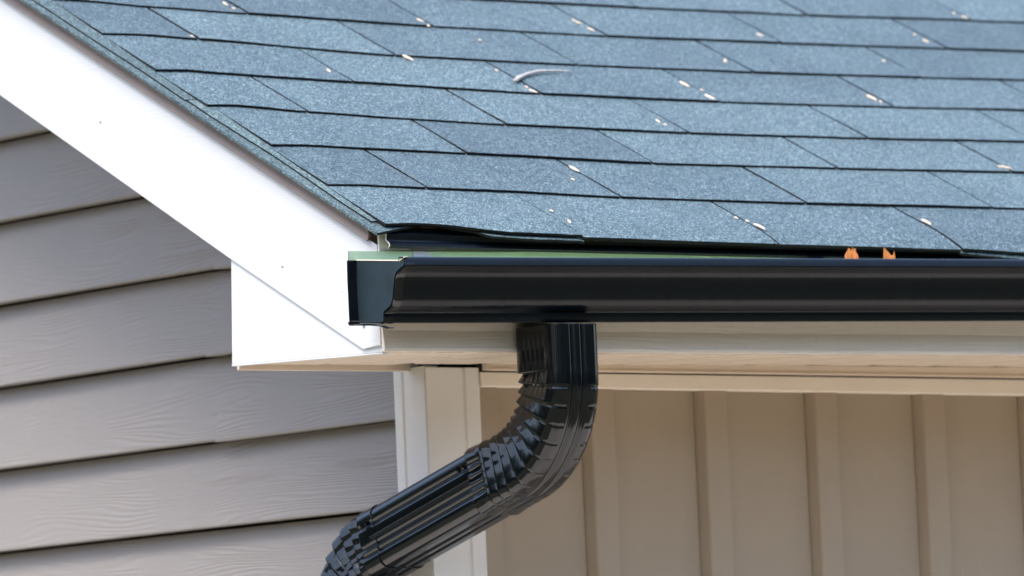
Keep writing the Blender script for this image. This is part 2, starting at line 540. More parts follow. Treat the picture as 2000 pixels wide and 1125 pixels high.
# ------------------------------------------------------------------ fascia
fa = thing('fascia_board', 'cream metal-wrapped fascia board running behind and below the black gutter', 'fascia', (1.8, YF, -0.15))
def zfa(x): return -0.1478 + 0.0042 * min(x, 1.1)
vv = []
NX = 24
for i in range(NX + 1):
    x = XR + 0.0012 + (3.6 - XR) * i / NX
    zb = zfa(x)
    w = 0.0005 * mnoise.noise((x * 6, 1.0, 2.0))
    vv += [(x, YF + w, -0.0035), (x, YF + w, zb + 0.026), (x, YF - 0.0012 + w, zb + 0.019), (x, YF - 0.0035 + w, zb + 0.004), (x, YF - 0.0030, zb), (x, YF + 0.0026, zb + 0.0002), (x, YF + 0.0030, zb + 0.008), (x, YF + 0.0030, -0.0035)]
n = 8
ff = [tuple(range(n)), tuple(NX * n + i for i in range(n - 1, -1, -1))]
for j in range(NX):
    ff += [(j * n + i, j * n + (i + 1) % n, (j + 1) * n + (i + 1) % n, (j + 1) * n + i) for i in range(n)]
mesh_obj('metal_wrap', vv, ff, M['cream'], fa, bevel=0.0006)

# ------------------------------------------------------------------ rake: white board, cornice return, drip edge
rk = thing('rake_board', 'white painted rake board rising along the gable edge of the roof', 'rake board', (XR, 0.03, -0.14))
def ztop(y): return y * TP - 0.0275
def zbot(y): return -0.0046 + (y - 0.3374) * 0.5113
YTOP = 2.6
poly = [(YF + 0.0034, ztop(YF)), (YF + 0.0034, -0.1392), (0.0610, -0.1411), (0.3374, zbot(0.3374)), (YTOP, zbot(YTOP)), (YTOP, ztop(YTOP))]
prism('board', poly, 0, XR, XR + 0.0026, M['white'], rk, bevel=0.0006)
scr = None
for (y, z, r_) in ((0.224, -0.0243, 0.0026), (0.0565, -0.1125, 0.0030), (0.0986, -0.0675, 0.0012), (0.62, 0.20, 0.0026), (1.05, 0.42, 0.0026)):
    bm = bmesh.new()
    bmesh.ops.create_uvsphere(bm, u_segments=12, v_segments=6, radius=r_)
    bmesh.ops.scale(bm, vec=(0.5, 1, 1), verts=bm.verts)
    me = bpy.data.meshes.new('nail_head'); bm.to_mesh(me); bm.free()
    me.materials.append(M['screw'])
    for p_ in me.polygons: p_.use_smooth = True
    o = bpy.data.objects.new('nail_head', me)
    o.location = (XR - 0.0002, y, z)
    link(o, rk)

cr = thing('cornice_return', 'white boxed cornice return below the lower end of the rake board', 'cornice return', (XR, 0.18, -0.145))
poly = [(YF + 0.0035, -0.1482), (0.3470, -0.1364), (0.3400, -0.0030), (0.3300, -0.0030), (YF + 0.0035, -0.128)]
prism('side_panel', poly, 0, XR + 0.0030, XR + 0.0110, M['white'], cr, bevel=0.0008)
prism('bottom_hem', [(YF + 0.004, -0.1500), (0.3472, -0.1384), (0.3472, -0.1366), (YF + 0.004, -0.1484)], 0, XR + 0.0025, XR + 0.0105, M['white'], cr, bevel=0.0004)
prism('back_panel', [(0.3472, -0.1366), (0.3505, -0.1366), (0.3440, 0.000), (0.3408, 0.000)], 0, XR + 0.0105, XS + 0.01, M['white'], cr)

rd = thing('rake_drip_edge', 'brown metal drip edge tucked under the shingles above the white rake board', 'drip edge', (XR, 0.5, 0.2))
def rake_prism(name, prof, y0, y1, mat_, parent, bevel=0.0):
    """prof: (x, dz below the roof plane) extruded along the rake"""
    n = len(prof)
    vs_ = [(x, y, y * TP + dz) for y in (y0, y1) for (x, dz) in prof]
    fs = [tuple(range(n)), tuple(range(2 * n - 1, n - 1, -1))] + [(i, (i + 1) % n, n + (i + 1) % n, n + i) for i in range(n)]
    return mesh_obj(name, vs_, fs, mat_, parent, bevel=bevel)
rake_prism('metal_flange', [(XR - 0.0005, -0.0085), (XR - 0.0045, -0.0100), (XR - 0.0040, -0.0215), (XR - 0.0065, -0.0285), (XR - 0.0050, -0.0295), (XR - 0.0005, -0.0235)], 0.0335, YTOP, M['bronze'], rd, bevel=0.0005)

# soffit closing the underside of the gable overhang
vs_ = []
for y in (0.345, YTOP):
    for (x, dz) in ((XR + 0.0105, -0.135), (XS + 0.014, -0.135), (XS + 0.014, -0.128), (XR + 0.0105, -0.128)):
        vs_.append((x, y, zbot(y) + 0.006 + (0.007 if dz > -0.13 else 0)))
rs = mesh_obj('rake_soffit', vs_, [(0, 1, 2, 3), (7, 6, 5, 4)] + [(i, (i + 1) % 4, 4 + (i + 1) % 4, 4 + i) for i in range(4)], M['soffit'])
tag(rs, 'tan soffit strip closing the underside of the sloping gable overhang', 'soffit')

# ------------------------------------------------------------------ roof
roof = thing('roof', 'sloping roof of blue-grey asphalt tab shingles above the black gutter', 'roof', (1.5, 0.6, 0.3))
LINES = {
 1: [(0.0673, 0.1488), (0.1132, 0.1484), (0.1556, 0.1443), (0.2111, 0.1425), (0.3441, 0.1395), (0.5076, 0.1295), (0.8062, 0.1266), (1.1264, 0.1305), (1.1852, 0.1315)],
 2: [(0.0731, 0.2893), (0.1291, 0.2900), (0.2028, 0.2849), (0.3039, 0.2808), (0.3653, 0.2780), (0.6556, 0.2640), (0.9664, 0.2690), (1.278, 0.2770)],
 3: [(0.068, 0.4345), (0.104, 0.4349), (0.2113, 0.4191), (0.3627, 0.4059), (0.5082, 0.3964), (0.8039, 0.3895), (1.1164, 0.395), (1.4092, 0.4065)],
 4: [(0.0709, 0.565), (0.1157, 0.5656), (0.1579, 0.5593), (0.3649, 0.5459), (0.6579, 0.5289), (0.9569, 0.5259), (1.2709, 0.5345), (1.5214, 0.5450)],
 5: [(0.0748, 0.7067), (0.1304, 0.7061), (0.2176, 0.697), (0.5103, 0.6637), (0.8097, 0.6586), (1.1161, 0.6612), (1.4286, 0.6717), (1.6332, 0.6820)],
 6: [(0.0800, 0.8441), (0.2135, 0.826), (0.3708, 0.8165), (0.6638, 0.7992), (0.9556, 0.7938), (1.2706, 0.8002), (1.5851, 0.811), (1.7412, 0.8162)],
 7: [(0.0760, 0.9800), (0.35, 0.953), (0.8018, 0.9327), (0.8911, 0.9321), (1.1102, 0.9318), (1.4212, 0.9375), (1.742, 0.9525), (1.8552, 0.9568)],
}
JOINTS = {
 0: [0.342, 0.652, 0.956],
 1: [0.2124, 0.5063, 0.8062, 1.1272], 2: [0.3653, 0.6556, 0.9672, 1.2789], 3: [0.2113, 0.5089, 0.8054, 1.1169],
 4: [0.3649, 0.6579, 0.9577, 1.2717], 5: [0.2176, 0.511, 0.8105, 1.117, 1.4295], 6: [0.3708, 0.6638, 0.9564, 1.2724, 1.5871], 7: [0.214, 0.512, 0.812, 1.1102, 1.4221, 1.745]}
for c in range(8, 20):
    LINES[c] = [(x, s + 0.1355) for x, s in LINES[c - 1]]
    LINES[c][0] = (0.068 + 0.008 * random.random(), LINES[c][0][1])
    j0 = 0.213 if c % 2 else 0.366
    JOINTS[c] = [j0 + 0.306 * i + random.uniform(-0.003, 0.003) for i in range(5)]
XMAX = 3.3
for c in JOINTS:
    while JOINTS[c][-1] < XMAX - 0.32:
        JOINTS[c].append(JOINTS[c][-1] + 0.3095)
    JOINTS[c].append(XMAX)
EDGE0 = [(0.0620, 0.0095), (0.100, 0.0120), (0.1364, 0.0090), (0.2374, -0.0115), (0.330, -0.0150), (0.3419, -0.0150), (0.3421, -0.0195), (0.65, -0.0205), (0.955, -0.0205), (0.9575, -0.020), (1.5, -0.0235), (3.3, -0.0235)]
DROOP0 = [(0.062, 0.0), (0.14, 0.0), (0.2374, 0.001), (0.3419, 0.001), (0.3421, 0.0022), (0.65, 0.0045), (0.955, 0.0052), (0.9575, 0.0052), (1.06, 0.0085), (3.3, 0.0085)]
TH = 0.0031
DEL = TH / 0.134
def line(c, x):
    return interp(EDGE0, x) if c == 0 else interp(LINES[c], x)

def slab(name, xs, rows, hfun, th, mats, parent, sfun, jit=0.0004, edge=1):
    """thin shingle: grid of columns xs and rows t in 0..1 from butt to head, granule top, asphalt edges"""
    nx, nr = len(xs), len(rows)
    vs_, fs, fm = [], [], []
    for lay in (0, 1):
        for r_, t in enumerate(rows):
            for i in range(nx):
                x, s = sfun(i, t)
                if t == 0: s += jit * mnoise.noise((x * 180, s * 7, 1.3)) + jit * 0.8 * mnoise.noise((x * 60, s * 3, 5.3))
                if i in (0, nx - 1): x += jit * mnoise.noise((s * 170, x * 5, 4.1))
                h = hfun(x, s, t)
                vs_.append(roofp(x, s, h - (th if lay else 0.0)))
    off = nx * nr
    for r_ in range(nr - 1):
        for i in range(nx - 1):
            a = r_ * nx + i
            fs.append((a, a + 1, a + nx + 1, a + nx)); fm.append(0)
            fs.append((off + a, off + a + nx, off + a + nx + 1, off + a + 1)); fm.append(1)
    for i in range(nx - 1):
        fs.append((i, off + i, off + i + 1, i + 1)); fm.append(1)
        a = (nr - 1) * nx + i
        fs.append((a, a + 1, off + a + 1, off + a)); fm.append(1)
    for r_ in range(nr - 1):
        a = r_ * nx
        fs.append((a, a + nx, off + a + nx, off + a)); fm.append(edge)
        a = r_ * nx + nx - 1
        fs.append((a, off + a, off + a + nx, a + nx)); fm.append(1)
    return mesh_obj(name, vs_, fs, mats, parent, fmat=fm)

GAP = 0.0040
for c in range(0, 19):
    xl = interp(LINES[c], -1) if False else (0.0620 if c == 0 else LINES[c][0][0])
    prev = xl
    for j, xj in enumerate(JOINTS[c]):
        x0 = prev + (GAP * 0.5 if j else 0.0)
        gap_here = 0.0007 if (c == 0 and j == 0) else GAP * random.uniform(0.75, 1.25)
        x1 = xj - gap_here * 0.5
        prev = xj
        nx = 40 if c < 8 else 14
        xs = [x0 + (x1 - x0) * i / nx for i in range(nx + 1)]
        lift = random.uniform(-0.0003, 0.0009)
        skew0 = random.uniform(-0.0012, 0.0012) if j else random.uniform(0.001, 0.006)
        skew1 = random.uniform(-0.0012, 0.0012)
        ph = random.random() * 10
        def sfun(i, t, c=c, xs=xs, x0=x0, x1=x1, skew0=skew0, skew1=skew1, ph=ph, j=j):
            x = xs[i]
            u = (x - x0) / (x1 - x0)
            wob = 0.0009 * mnoise.noise((t * 3.0, ph, 0.5)) * (1 if t > 0 else 0)
            xx = x + (skew0 * (1 - u) + skew1 * u) * t + wob * ((1 - u) if u < .5 else u)
            sb = line(c, x)
            st = line(c + 1, x) + 0.030
            return xx, sb + (st - sb) * t
        def hfun(x, s, t, c=c, lift=lift, x0=x0, x1=x1, ph=ph):
            sb = line(c, x)
            d = s - sb
            h = 0.0042 - DEL * d + lift * (1 - t) + 0.0007 * mnoise.noise((x * 9 + ph, s * 14, c * 3.7)) * (1 - 0.6 * t)
            if x < 0.17:                        # ends sag over the rake
                h -= 0.0022 * ((0.17 - x) / 0.11) ** 2
            if c == 0:
                d0 = interp(DROOP0, x)
                if s < 0.05:
                    h -= d0 * ((0.05 - s) / 0.07) ** 2
            return h
        rows = [0, 0.04, 0.14, 0.26, 0.4, 0.55, 0.7, 0.84, 1.0]
        slab('shingle', xs, rows, hfun, TH, [M['granule'], M['asphalt']], roof, sfun)

# starter course: along the rake edge and along the eave, showing below the top shingles
def starter_rake(s0, s1, xl, xr_, h0, first):
    nx = 6
    xs = [xl + (xr_ - xl) * i / nx for i in range(nx + 1)]
    ns = 30
    rows = [i / ns for i in range(ns + 1)]
    def sf(i, t):
        s = s0 + (s1 - s0) * t
        x = xs[i] + (0.0012 * mnoise.noise((s * 5, 2.2, 1.1)) + 0.0005 * mnoise.noise((s * 120, 2.2, 1.1)) if i == 0 else 0)
        if first and t == 0:
            s += max(0.0, (x - xl) / (xr_ - xl)) * 0.027
        return x, s
    def hf(x, s, t):
        return h0 - 0.0022 * max(0, (0.11 - x) / 0.07) ** 2
    slab('starter_shingle', xs, rows, hf, TH, [M['granule_edge'], M['asphalt'], M['granule_edge']], roof, sf, edge=2)
starter_rake(-0.0050, 0.95, 0.0415, 0.125, -0.0024, True)
starter_rake(0.953, 2.55, 0.0420, 0.125, -0.0024, False)
# a second layer of ends showing between starter and top shingles
for (a0, a1, xs0) in ((0.03, 0.46, 0.0560), (0.463, 0.93, 0.0530), (0.934, 1.46, 0.0555), (1.464, 2.45, 0.0550)):
    xs = [xs0 + (0.098 - xs0) * i / 5 for i in range(6)]
    def sf(i, t, xs=xs, a0=a0, a1=a1):
        s = a0 + (a1 - a0) * t
        x = xs[i]
        if i == 0: x += 0.0035 * mnoise.noise((s * 6, 4.0, 1.0)) + 0.0006 * mnoise.noise((s * 90, 1, 1))
        return x, s
    def hf(x, s, t): return 0.0001 - 0.0024 * max(0, (0.12 - x) / 0.075) ** 2
    slab('starter_shingle', xs, [i / 24 for i in range(25)], hf, 0.0022, [M['granule_edge'], M['asphalt']], roof, sf)
def starter_eave(x0, x1, tab, h0):
    nx = 24
    xs = [x0 + (x1 - x0) * i / nx for i in range(nx + 1)]
    def sf(i, t):
        s0 = interp(tab, xs[i])
        return xs[i], s0 + (0.16 - s0) * t
    def hf(x, s, t):
        h = h0
        if s < 0.05: h -= interp(DROOP0, x) * ((0.05 - s) / 0.07) ** 2
        return h
    slab('starter_shingle', xs, [0, .06, .12, .2, .3, .45, .7, 1.0], hf, TH, [M['granule_edge'], M['asphalt']], roof, sf, jit=0.0006)
starter_eave(0.126, 0.345, [(0.126, 0.021), (0.19, 0.004), (0.205, -0.0132), (0.27, -0.0190), (0.345, -0.0205)], -0.0010)
starter_eave(0.3462, 0.952, [(0.3462, -0.012), (0.952, -0.012)], -0.0010)
starter_eave(0.9535, XMAX, [(0.953, -0.0215), (1.1, -0.0275), (1.4, -0.0275), (XMAX, -0.0275)], -0.0006)
# sheathing below
vs_ = [roofp(x, s, h) for h in (-0.0055, -0.0175) for s in (0.028, 2.72) for x in (XR + 0.004, XMAX - 0.002)]
mesh_obj('roof_deck', vs_, [(0, 1, 3, 2), (4, 6, 7, 5), (0, 4, 5, 1), (2, 3, 7, 6), (0, 2, 6, 4), (1, 5, 7, 3)], M['wood'], roof)

# ------------------------------------------------------------------ eave drip edge (black)
ed = thing('eave_drip_edge', 'black bent drip-edge strip between the lowest shingles and the gutter', 'drip edge', (1.8, 0.004, -0.015))
path = [(0.035, 0.0075), (0.010, -0.0050), (0.0085, -0.0062), (0.0095, -0.0125), (0.0075, -0.0150), (0.0030, -0.0180), (0.0022, -0.0205), (0.0050, -0.0230)]
# outline as thin sheet
o2 = offset_open(path, -0.0007)
poly = path + o2[::-1]
ey = [XR + 0.004, 3.4]
prism('metal_strip', poly, 0, ey[0], ey[1], M['black_soft'], ed, shift=lambda a: -0.0012 * a)
prism('cut_edge', [(p[0] - 0.0003, p[1]) for p in path[1:]] + offset_open(path[1:], -0.0013)[::-1], 0, ey[0] - 0.0011, ey[0] - 0.0001, M['bare'], ed)

# ------------------------------------------------------------------ gutter
gu = thing('gutter', 'black ogee-profile metal gutter hung along the eave with its end open-lipped', 'gutter', (1.8, -0.04, -0.07))
XE = 0.0115
GS = 0.0145
OUT = [(0.0172, -0.0267), (0.0190, -0.0600), (0.0180, -0.1112), (0.0150, -0.1138), (-0.0470, -0.1196), (-0.0512, -0.1193), (-0.0526, -0.1165), (-0.0529, -0.1080), (-0.0545, -0.1064), (-0.0586, -0.1049), (-0.0640, -0.1026), (-0.0685, -0.0993), (-0.0715, -0.0955), (-0.0732, -0.0910),
       (-0.0750, -0.0830), (-0.0766, -0.0750), (-0.0785, -0.0675), (-0.0815, -0.0628), (-0.0860, -0.0600), (-0.0921, -0.0577), (-0.0968, -0.0566), (-0.0990, -0.0556), (-0.0996, -0.0540), (-0.0988, -0.0518), (-0.0974, -0.0494), (-0.0957, -0.0470), (-0.0938, -0.0451), (-0.0915, -0.0440), (-0.0885, -0.0436), (-0.0855, -0.0440), (-0.0845, -0.0456), (-0.0850, -0.0490)]
INN = offset_open(OUT, -0.0009)
def gutter_z(x): return GS * (x - XE)
def sweep_sheet(name, outer, inner, x0, x1, nx, mats, parent, wob=0.0):
    n = len(outer)
    vs_, fs, fm = [], [], []
    for j in range(nx + 1):
        x = x0 + (x1 - x0) * j / nx
        for lay, pl in ((0, outer), (1, inner)):
            for i, (y, z) in enumerate(pl):
                w = wob * mnoise.noise((x * 7, i * 0.15, 0.3))
                vs_.append((x, y + w, z + gutter_z(x)))
    st = 2 * n
    for j in range(nx):
        for i in range(n - 1):
            a = j * st + i
            fs.append((a, a + 1, a + 1 + st, a + st)); fm.append(0)
            b_ = a + n
            fs.append((b_, b_ + st, b_ + 1 + st, b_ + 1)); fm.append(1)
        for i in (0, n - 1):
            a = j * st + i
            fs.append((a, a + st, a + st + n, a + n)); fm.append(0)
    for base in (0, nx * st):
        for i in range(n - 1):
            fs.append((base + i, base + i + 1, base + n + i + 1, base + n + i)); fm.append(0)
    return mesh_obj(name, vs_, fs, mats, parent, fmat=fm)
tr = sweep_sheet('trough', OUT, INN, XE, 3.5, 60, [M['black_soft'], M['green']], gu, wob=0.0003)
for p_ in tr.data.polygons:
    p_.use_smooth = True
md = tr.modifiers.new('edge', 'EDGE_SPLIT'); md.split_angle = RAD(32)
# end cap: recessed plate with a rim folded back over the profile
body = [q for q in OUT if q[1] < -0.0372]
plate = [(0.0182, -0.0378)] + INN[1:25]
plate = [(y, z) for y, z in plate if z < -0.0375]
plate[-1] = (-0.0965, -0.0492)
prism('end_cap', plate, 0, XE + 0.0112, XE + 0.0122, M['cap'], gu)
RO = [(0.0190, -0.0380)] + offset_open(OUT, 0.0010)[1:24]
RI = [(0.0182, -0.0380)] + offset_open(OUT, 0.0002)[1:24]
vs_, fs = [], []
n = len(RO)
for (x, fl) in ((XE - 0.0012, 0.0012), (XE - 0.0002, 0.0), (XE + 0.0055, 0.0), (XE + 0.0120, 0.0)):
    for (y, z) in RO: vs_.append((x + 0.0008 * mnoise.noise((y * 60, z * 60, 2.0)), y, z - fl * 0.6))
rim_in = len(vs_)
for x in (XE - 0.0012, XE + 0.0120):
    for (y, z) in RI: vs_.append((x + (0.0008 * mnoise.noise((y * 60, z * 60, 2.0)) if x < XE else 0), y, z))
for j in range(3):
    fs += [(j * n + i, j * n + i + 1, (j + 1) * n + i + 1, (j + 1) * n + i) for i in range(n - 1)]
fs += [(rim_in + i, rim_in + n + i, rim_in + n + i + 1, rim_in + i + 1) for i in range(n - 1)]
fs += [(i, rim_in + i, rim_in + i + 1, i + 1) for i in range(n - 1)]
fs += [(3 * n + i, 3 * n + i + 1, rim_in + n + i + 1, rim_in + n + i) for i in range(n - 1)]
o = mesh_obj('cap_rim', vs_, fs, M['black'], gu, smooth=True)
md = o.modifiers.new('edge', 'EDGE_SPLIT'); md.split_angle = RAD(40)
LI = offset_open(INN, -0.0005)
li = [(0.0168, -0.0378)] + INN[1:24]; lo = [(0.0160, -0.0378)] + LI[1:24]
prism('cap_flange', li + lo[::-1], 0, XE - 0.0011, XE + 0.0111, M['black'], gu)
# bare edge along the top of the cap, its folded tab and the bent tongue below
a_, b_ = Vector((XE + 0.0106, 0.0180, -0.0378)), Vector((XE + 0.0106, -0.0955, -0.0492))
vs_ = []
for q in (a_, b_):
    for dx in (0, 0.0018):
        for dz in (0, 0.0014):
            vs_.append((q.x + dx, q.y, q.z + dz))
mesh_obj('cap_top_edge', vs_, [(0, 1, 3, 2), (4, 6, 7, 5), (0, 4, 5, 1), (2, 3, 7, 6), (0, 2, 6, 4), (1, 5, 7, 3)], M['bare'], gu)
vs_ = [(XE + 0.001, -0.0860, -0.0470), (XE + 0.001, -0.0965, -0.0438), (XE + 0.006, -0.0965, -0.0430), (XE + 0.009, -0.0880, -0.0455),
       (XE + 0.001, -0.0860, -0.0482), (XE + 0.001, -0.0965, -0.0450), (XE + 0.006, -0.0965, -0.0442), (XE + 0.009, -0.0880, -0.0467)]
mesh_obj('cut_tab', vs_, [(0, 1, 2, 3), (7, 6, 5, 4)] + [(i, (i + 1) % 4, 4 + (i + 1) % 4, 4 + i) for i in range(4)], M['bare'], gu)
tong = [(0.0205, -0.1120), (0.0180, -0.1155), (0.0000, -0.1170), (-0.0250, -0.1192), (-0.0460, -0.1222), (-0.0590, -0.1262), (-0.0640, -0.1258)]
to = offset_open(tong, 0.0014)
prism('bottom_tongue', tong + to[::-1], 0, XE - 0.0022, XE + 0.0050, M['black'], gu, bevel=0.0005)
# hidden hanger clips crossing the trough
for k, x in enumerate([0.1065 + 0.61 * i for i in range(6)]):
    z = gutter_z(x)
    vs_ = [(xx, y, zz + z) for xx in (x, x + 0.026) for (y, zz) in ((0.0160, -0.0262), (0.0160, -0.0335), (0.0150, -0.0350), (-0.0850, -0.0500), (-0.0850, -0.0485), (0.0135, -0.0335), (0.0145, -0.0262))]
    n = 7
    mesh_obj('hanger', vs_, [tuple(range(n)), tuple(range(2 * n - 1, n - 1, -1))] + [(i, (i + 1) % n, n + (i + 1) % n, n + i) for i in range(n)], M['white'], gu, bevel=0.0006)

# ------------------------------------------------------------------ downspout
dn = thing('downspout', 'black ribbed downspout with crimped elbows angling from gutter to house corner', 'downspout', (0.29, 0.4, -0.9))
WX, WY, RC = 0.075, 0.087, 0.0165       # across, in the plane of the bend, corner radius
DX, DY = 0.289, -0.0245
def section(wx, wy, rc, ribs_side, ribs_front, nside=44, nfront=34, ncor=7, depth=0.0030, rw=0.0058):
    """rounded rectangle outline (a = across X, b = in the bend plane, + is the inner side); returns (a, b, na, nb, side flag)"""
    out = []
    ha, hb = wx / 2, wy / 2
    def rib(u, ribs):
        d = 0
        for r_ in ribs:
            q = abs(u - r_) / rw
            if q < 1: d = max(d, depth * (0.5 + 0.5 * math.cos(math.pi * q)))
        return d
    # left face (a = -ha), b from +hb to -hb ; then outer (b=-hb), right, inner
    faces = [((-1, 0), [(-ha, hb - rc - (wy - 2 * rc) * i / nside) for i in range(nside)], ribs_side, 1),
             ((0, -1), [(-ha + rc + (wx - 2 * rc) * i / nfront, -hb) for i in range(nfront)], ribs_front, 0),
             ((1, 0), [(ha, -hb + rc + (wy - 2 * rc) * i / nside) for i in range(nside)], ribs_side, 1),
             ((0, 1), [(ha - rc - (wx - 2 * rc) * i / nfront, hb) for i in range(nfront)], ribs_front, 0)]
    cors = [(-ha + rc, -hb + rc, math.pi, 1.5 * math.pi), (ha - rc, -hb + rc, 1.5 * math.pi, 2 * math.pi), (ha - rc, hb - rc, 0, 0.5 * math.pi), (-ha + rc, hb - rc, 0.5 * math.pi, math.pi)]
    for (nrm, pts, ribs, sd_), (ca, cb, t0, t1) in zip(faces, cors):
        for (a, b_) in pts:
            u = b_ if nrm[0] else a
            d = rib(u, ribs)
            out.append((a - nrm[0] * d, b_ - nrm[1] * d, nrm[0], nrm[1], d / depth))
        for i in range(ncor):
            t = t0 + (t1 - t0) * i / ncor
            out.append((ca + rc * math.cos(t), cb + rc * math.sin(t), math.cos(t), math.sin(t), 0))
    return out
RS = [0.0195, -0.0085, -0.0185]
RF = [-0.008, 0.008]
RS_ELBOW = [0.0195, 0.0100, 0.0005, -0.0090, -0.0185]

def frame_path(kind, s):
    """kind data: list of segments; returns (Y, Z, dir angle) where angle 0 = straight down, + turns to +Y"""
    for seg in kind:
        L = seg['len']
        if s <= L + 1e-9 or seg is kind[-1]:
            th0 = seg['th']
            if seg['k'] == 0:
                return seg['p'][0] + math.sin(th0) * s, seg['p'][1] - math.cos(th0) * s, th0
            R_ = 1.0 / seg['k']
            th = th0 + s * seg['k']
            # centre of curvature is to the left of travel for k > 0 (towards +Y when heading down)
            cy = seg['p'][0] + math.cos(th0) * R_
            cz = seg['p'][1] + math.sin(th0) * R_
            return cy - math.cos(th) * R_, cz - math.sin(th) * R_, th
        s -= L

def build_path(p0, th0, parts):
    segs, p, th = [], p0, th0
    for (L, k) in parts:
        sg = {'len': L, 'k': k, 'p': p, 'th': th}
        segs.append(sg)
        y, z, t = frame_path([sg], L)
        p, th = (y, z), t
    return segs, p, th

def tube(name, segs, L, step, scale_fn, pleat_fn, parent, mat_, endwob=0.0, rib_fade=None, wx=WX, wy=WY, ribs=RS):
    sec = section(wx, wy, RC, ribs, RF)
    n = len(sec)
    vs_, fs = [], []
    ns = max(2, int(L / step))
    for j in range(ns + 1):
        s = L * j / ns
        sc = scale_fn(s)
        for q, (a, b_, na, nb, rb) in enumerate(sec):
            ss = s
            if endwob:
                w = endwob * (0.6 * math.sin(b_ * 190 + 1.0) + 0.6 * math.sin(b_ * 420) + rb * 1.2)
                if s > L - 0.012: ss = s + w * (s - (L - 0.012)) / 0.012
                if s < 0.012 and endwob < 0: ss = s - w * (0.012 - s) / 0.012
            y, z, th = frame_path(segs, ss)
            fade = rib_fade(ss, b_, na, nb) if rib_fade else 1.0
            pl = pleat_fn(ss, a, b_, na, nb)
            aa = a * sc; bb = b_ * sc
            if fade < 1.0 and rb > 0:       # rib pressed out again where the crimps start
                aa += na * rb * 0.0030 * (1 - fade); bb += nb * rb * 0.0030 * (1 - fade)
            aa -= na * pl; bb -= nb * pl
            # local +b axis points to the inner side of the upper bend (+Y when heading straight down)
            vs_.append((DX + aa, y + math.cos(th) * bb, z + math.sin(th) * bb))
    for j in range(ns):
        for i in range(n):
            a_i, b_i = j * n + i, j * n + (i + 1) % n
            fs.append((a_i, b_i, b_i + n, a_i + n))
    o = mesh_obj(name, vs_, fs, mat_, parent, smooth=True)
    md = o.modifiers.new('solid', 'SOLIDIFY'); md.thickness = 0.0007; md.offset = -1
    return o

# upper elbow
Z_TOP = -0.1180
RB = 0.110
ARC = RB * RAD(75)
segs, pe, the = build_path((DY, Z_TOP), 0.0, [(0.0585, 0), (ARC, 1 / RB), (0.060, 0)])
LU = 0.0585 + ARC + 0.060
NPL = 10.0
S0, S1 = 0.0560, 0.0585 + ARC + 0.030
def saw(ph):                                  # slow swell out, quick tuck in: nested-cup crimps
    ph = ph % 1.0
    return (1 - ph / 0.80) if ph < 0.80 else (ph - 0.80) / 0.20
def pleat_upper(s, a, b_, na, nb):
    if s < S0 or s > S1: return 0.0
    # crimps lean: on the inner side they are deep, on the outer side only nicks
    u = (b_ + WY / 2) / WY                    # 0 outer .. 1 inner
    ph = (s - S0) / (S1 - S0) * NPL
    kk = int(ph)
    f = ph - kk
    amp = 0.0092 * max(0.0, (u - 0.10) / 0.90) ** 1.1
    amp *= 0.8 + 0.4 * mnoise.noise((kk * 3.3, 0.2, 0.7)) + 0.12 * mnoise.noise((kk * 2.1, b_ * 60, a * 60))
    d = amp * saw(f)
    # crumpled flutes inside each crimp
    if na < -0.5 or na > 0.5:
        d += 0.0009 * max(0, u - 0.35) * math.sin(b_ * 480 + kk * 0.9) * (1 - abs(2 * f - 1))
    # nicks on the outer half and the front
    if u < 0.3 and f > 0.86 and not (abs(a) < 0.017 and nb < -0.5):
        d += 0.0011 * math.sin((f - 0.86) / 0.14 * math.pi)
    return d
def fade_upper(s, b_, na, nb):
    if nb < -0.5: return 1.0
    if abs(na) > 0.5:
        if s < S0: return min(1.0, max(0.0, (s - 0.008) / 0.035))
        return max(0.0, 0.8 - 0.8 * (s - S0) / 0.03) if s < S1 else min(1.0, (s - S1) / 0.008)
    return 0.3
tube('upper_elbow', segs, LU, 0.0011, lambda s: 1.0 + (0.03 * max(0.0, (s - LU + 0.020) / 0.020)), pleat_upper, dn, M['black'], endwob=0.0018, rib_fade=fade_upper, ribs=RS_ELBOW)

# straight offset pipe, tucked into the upper elbow, its lower end inside the next one
d75 = (math.sin(RAD(75)), -math.cos(RAD(75)))
pj1 = (pe[0] - d75[0] * 0.030, pe[1] - d75[1] * 0.030)
L_P = 0.030 + 0.229
segs_p, pp, _ = build_path(pj1, RAD(75), [(L_P, 0)])
sec_scale = 0.955
tube('offset_pipe', segs_p, L_P, 0.006, lambda s: sec_scale, lambda *a: 0.0, dn, M['black'], endwob=0.0010)
# knurled lock seam on the visible side of the pipe
vs_, fs = [], []
y0, z0_ = segs_p[0]['p']
nk = 88
L0, L1 = 0.031, L_P - 0.004
for j in range(nk + 1):
    s = L0 + (L1 - L0) * j / nk
    y = y0 + d75[0] * s; z = z0_ + d75[1] * s
    off = 0.0011 if j % 2 else 0.0014
    slant = 0.0014
    for (bb, hh, sl) in ((-0.0025, 0.0001, -slant), (-0.0020, off, -slant), (0.0026, off, slant), (0.0031, 0.0016, slant), (0.0056, 0.0017, slant), (0.0060, 0.0001, slant)):
        vs_.append((DX - WX / 2 * sec_scale - hh, y + math.cos(RAD(75)) * bb + d75[0] * sl, z + math.sin(RAD(75)) * bb + d75[1] * sl))
for j in range(nk):
    fs += [(j * 6 + i, j * 6 + i + 1, j * 6 + 7 + i, j * 6 + 6 + i) for i in range(5)]
mesh_obj('lock_seam', vs_, fs, M['black'], dn)

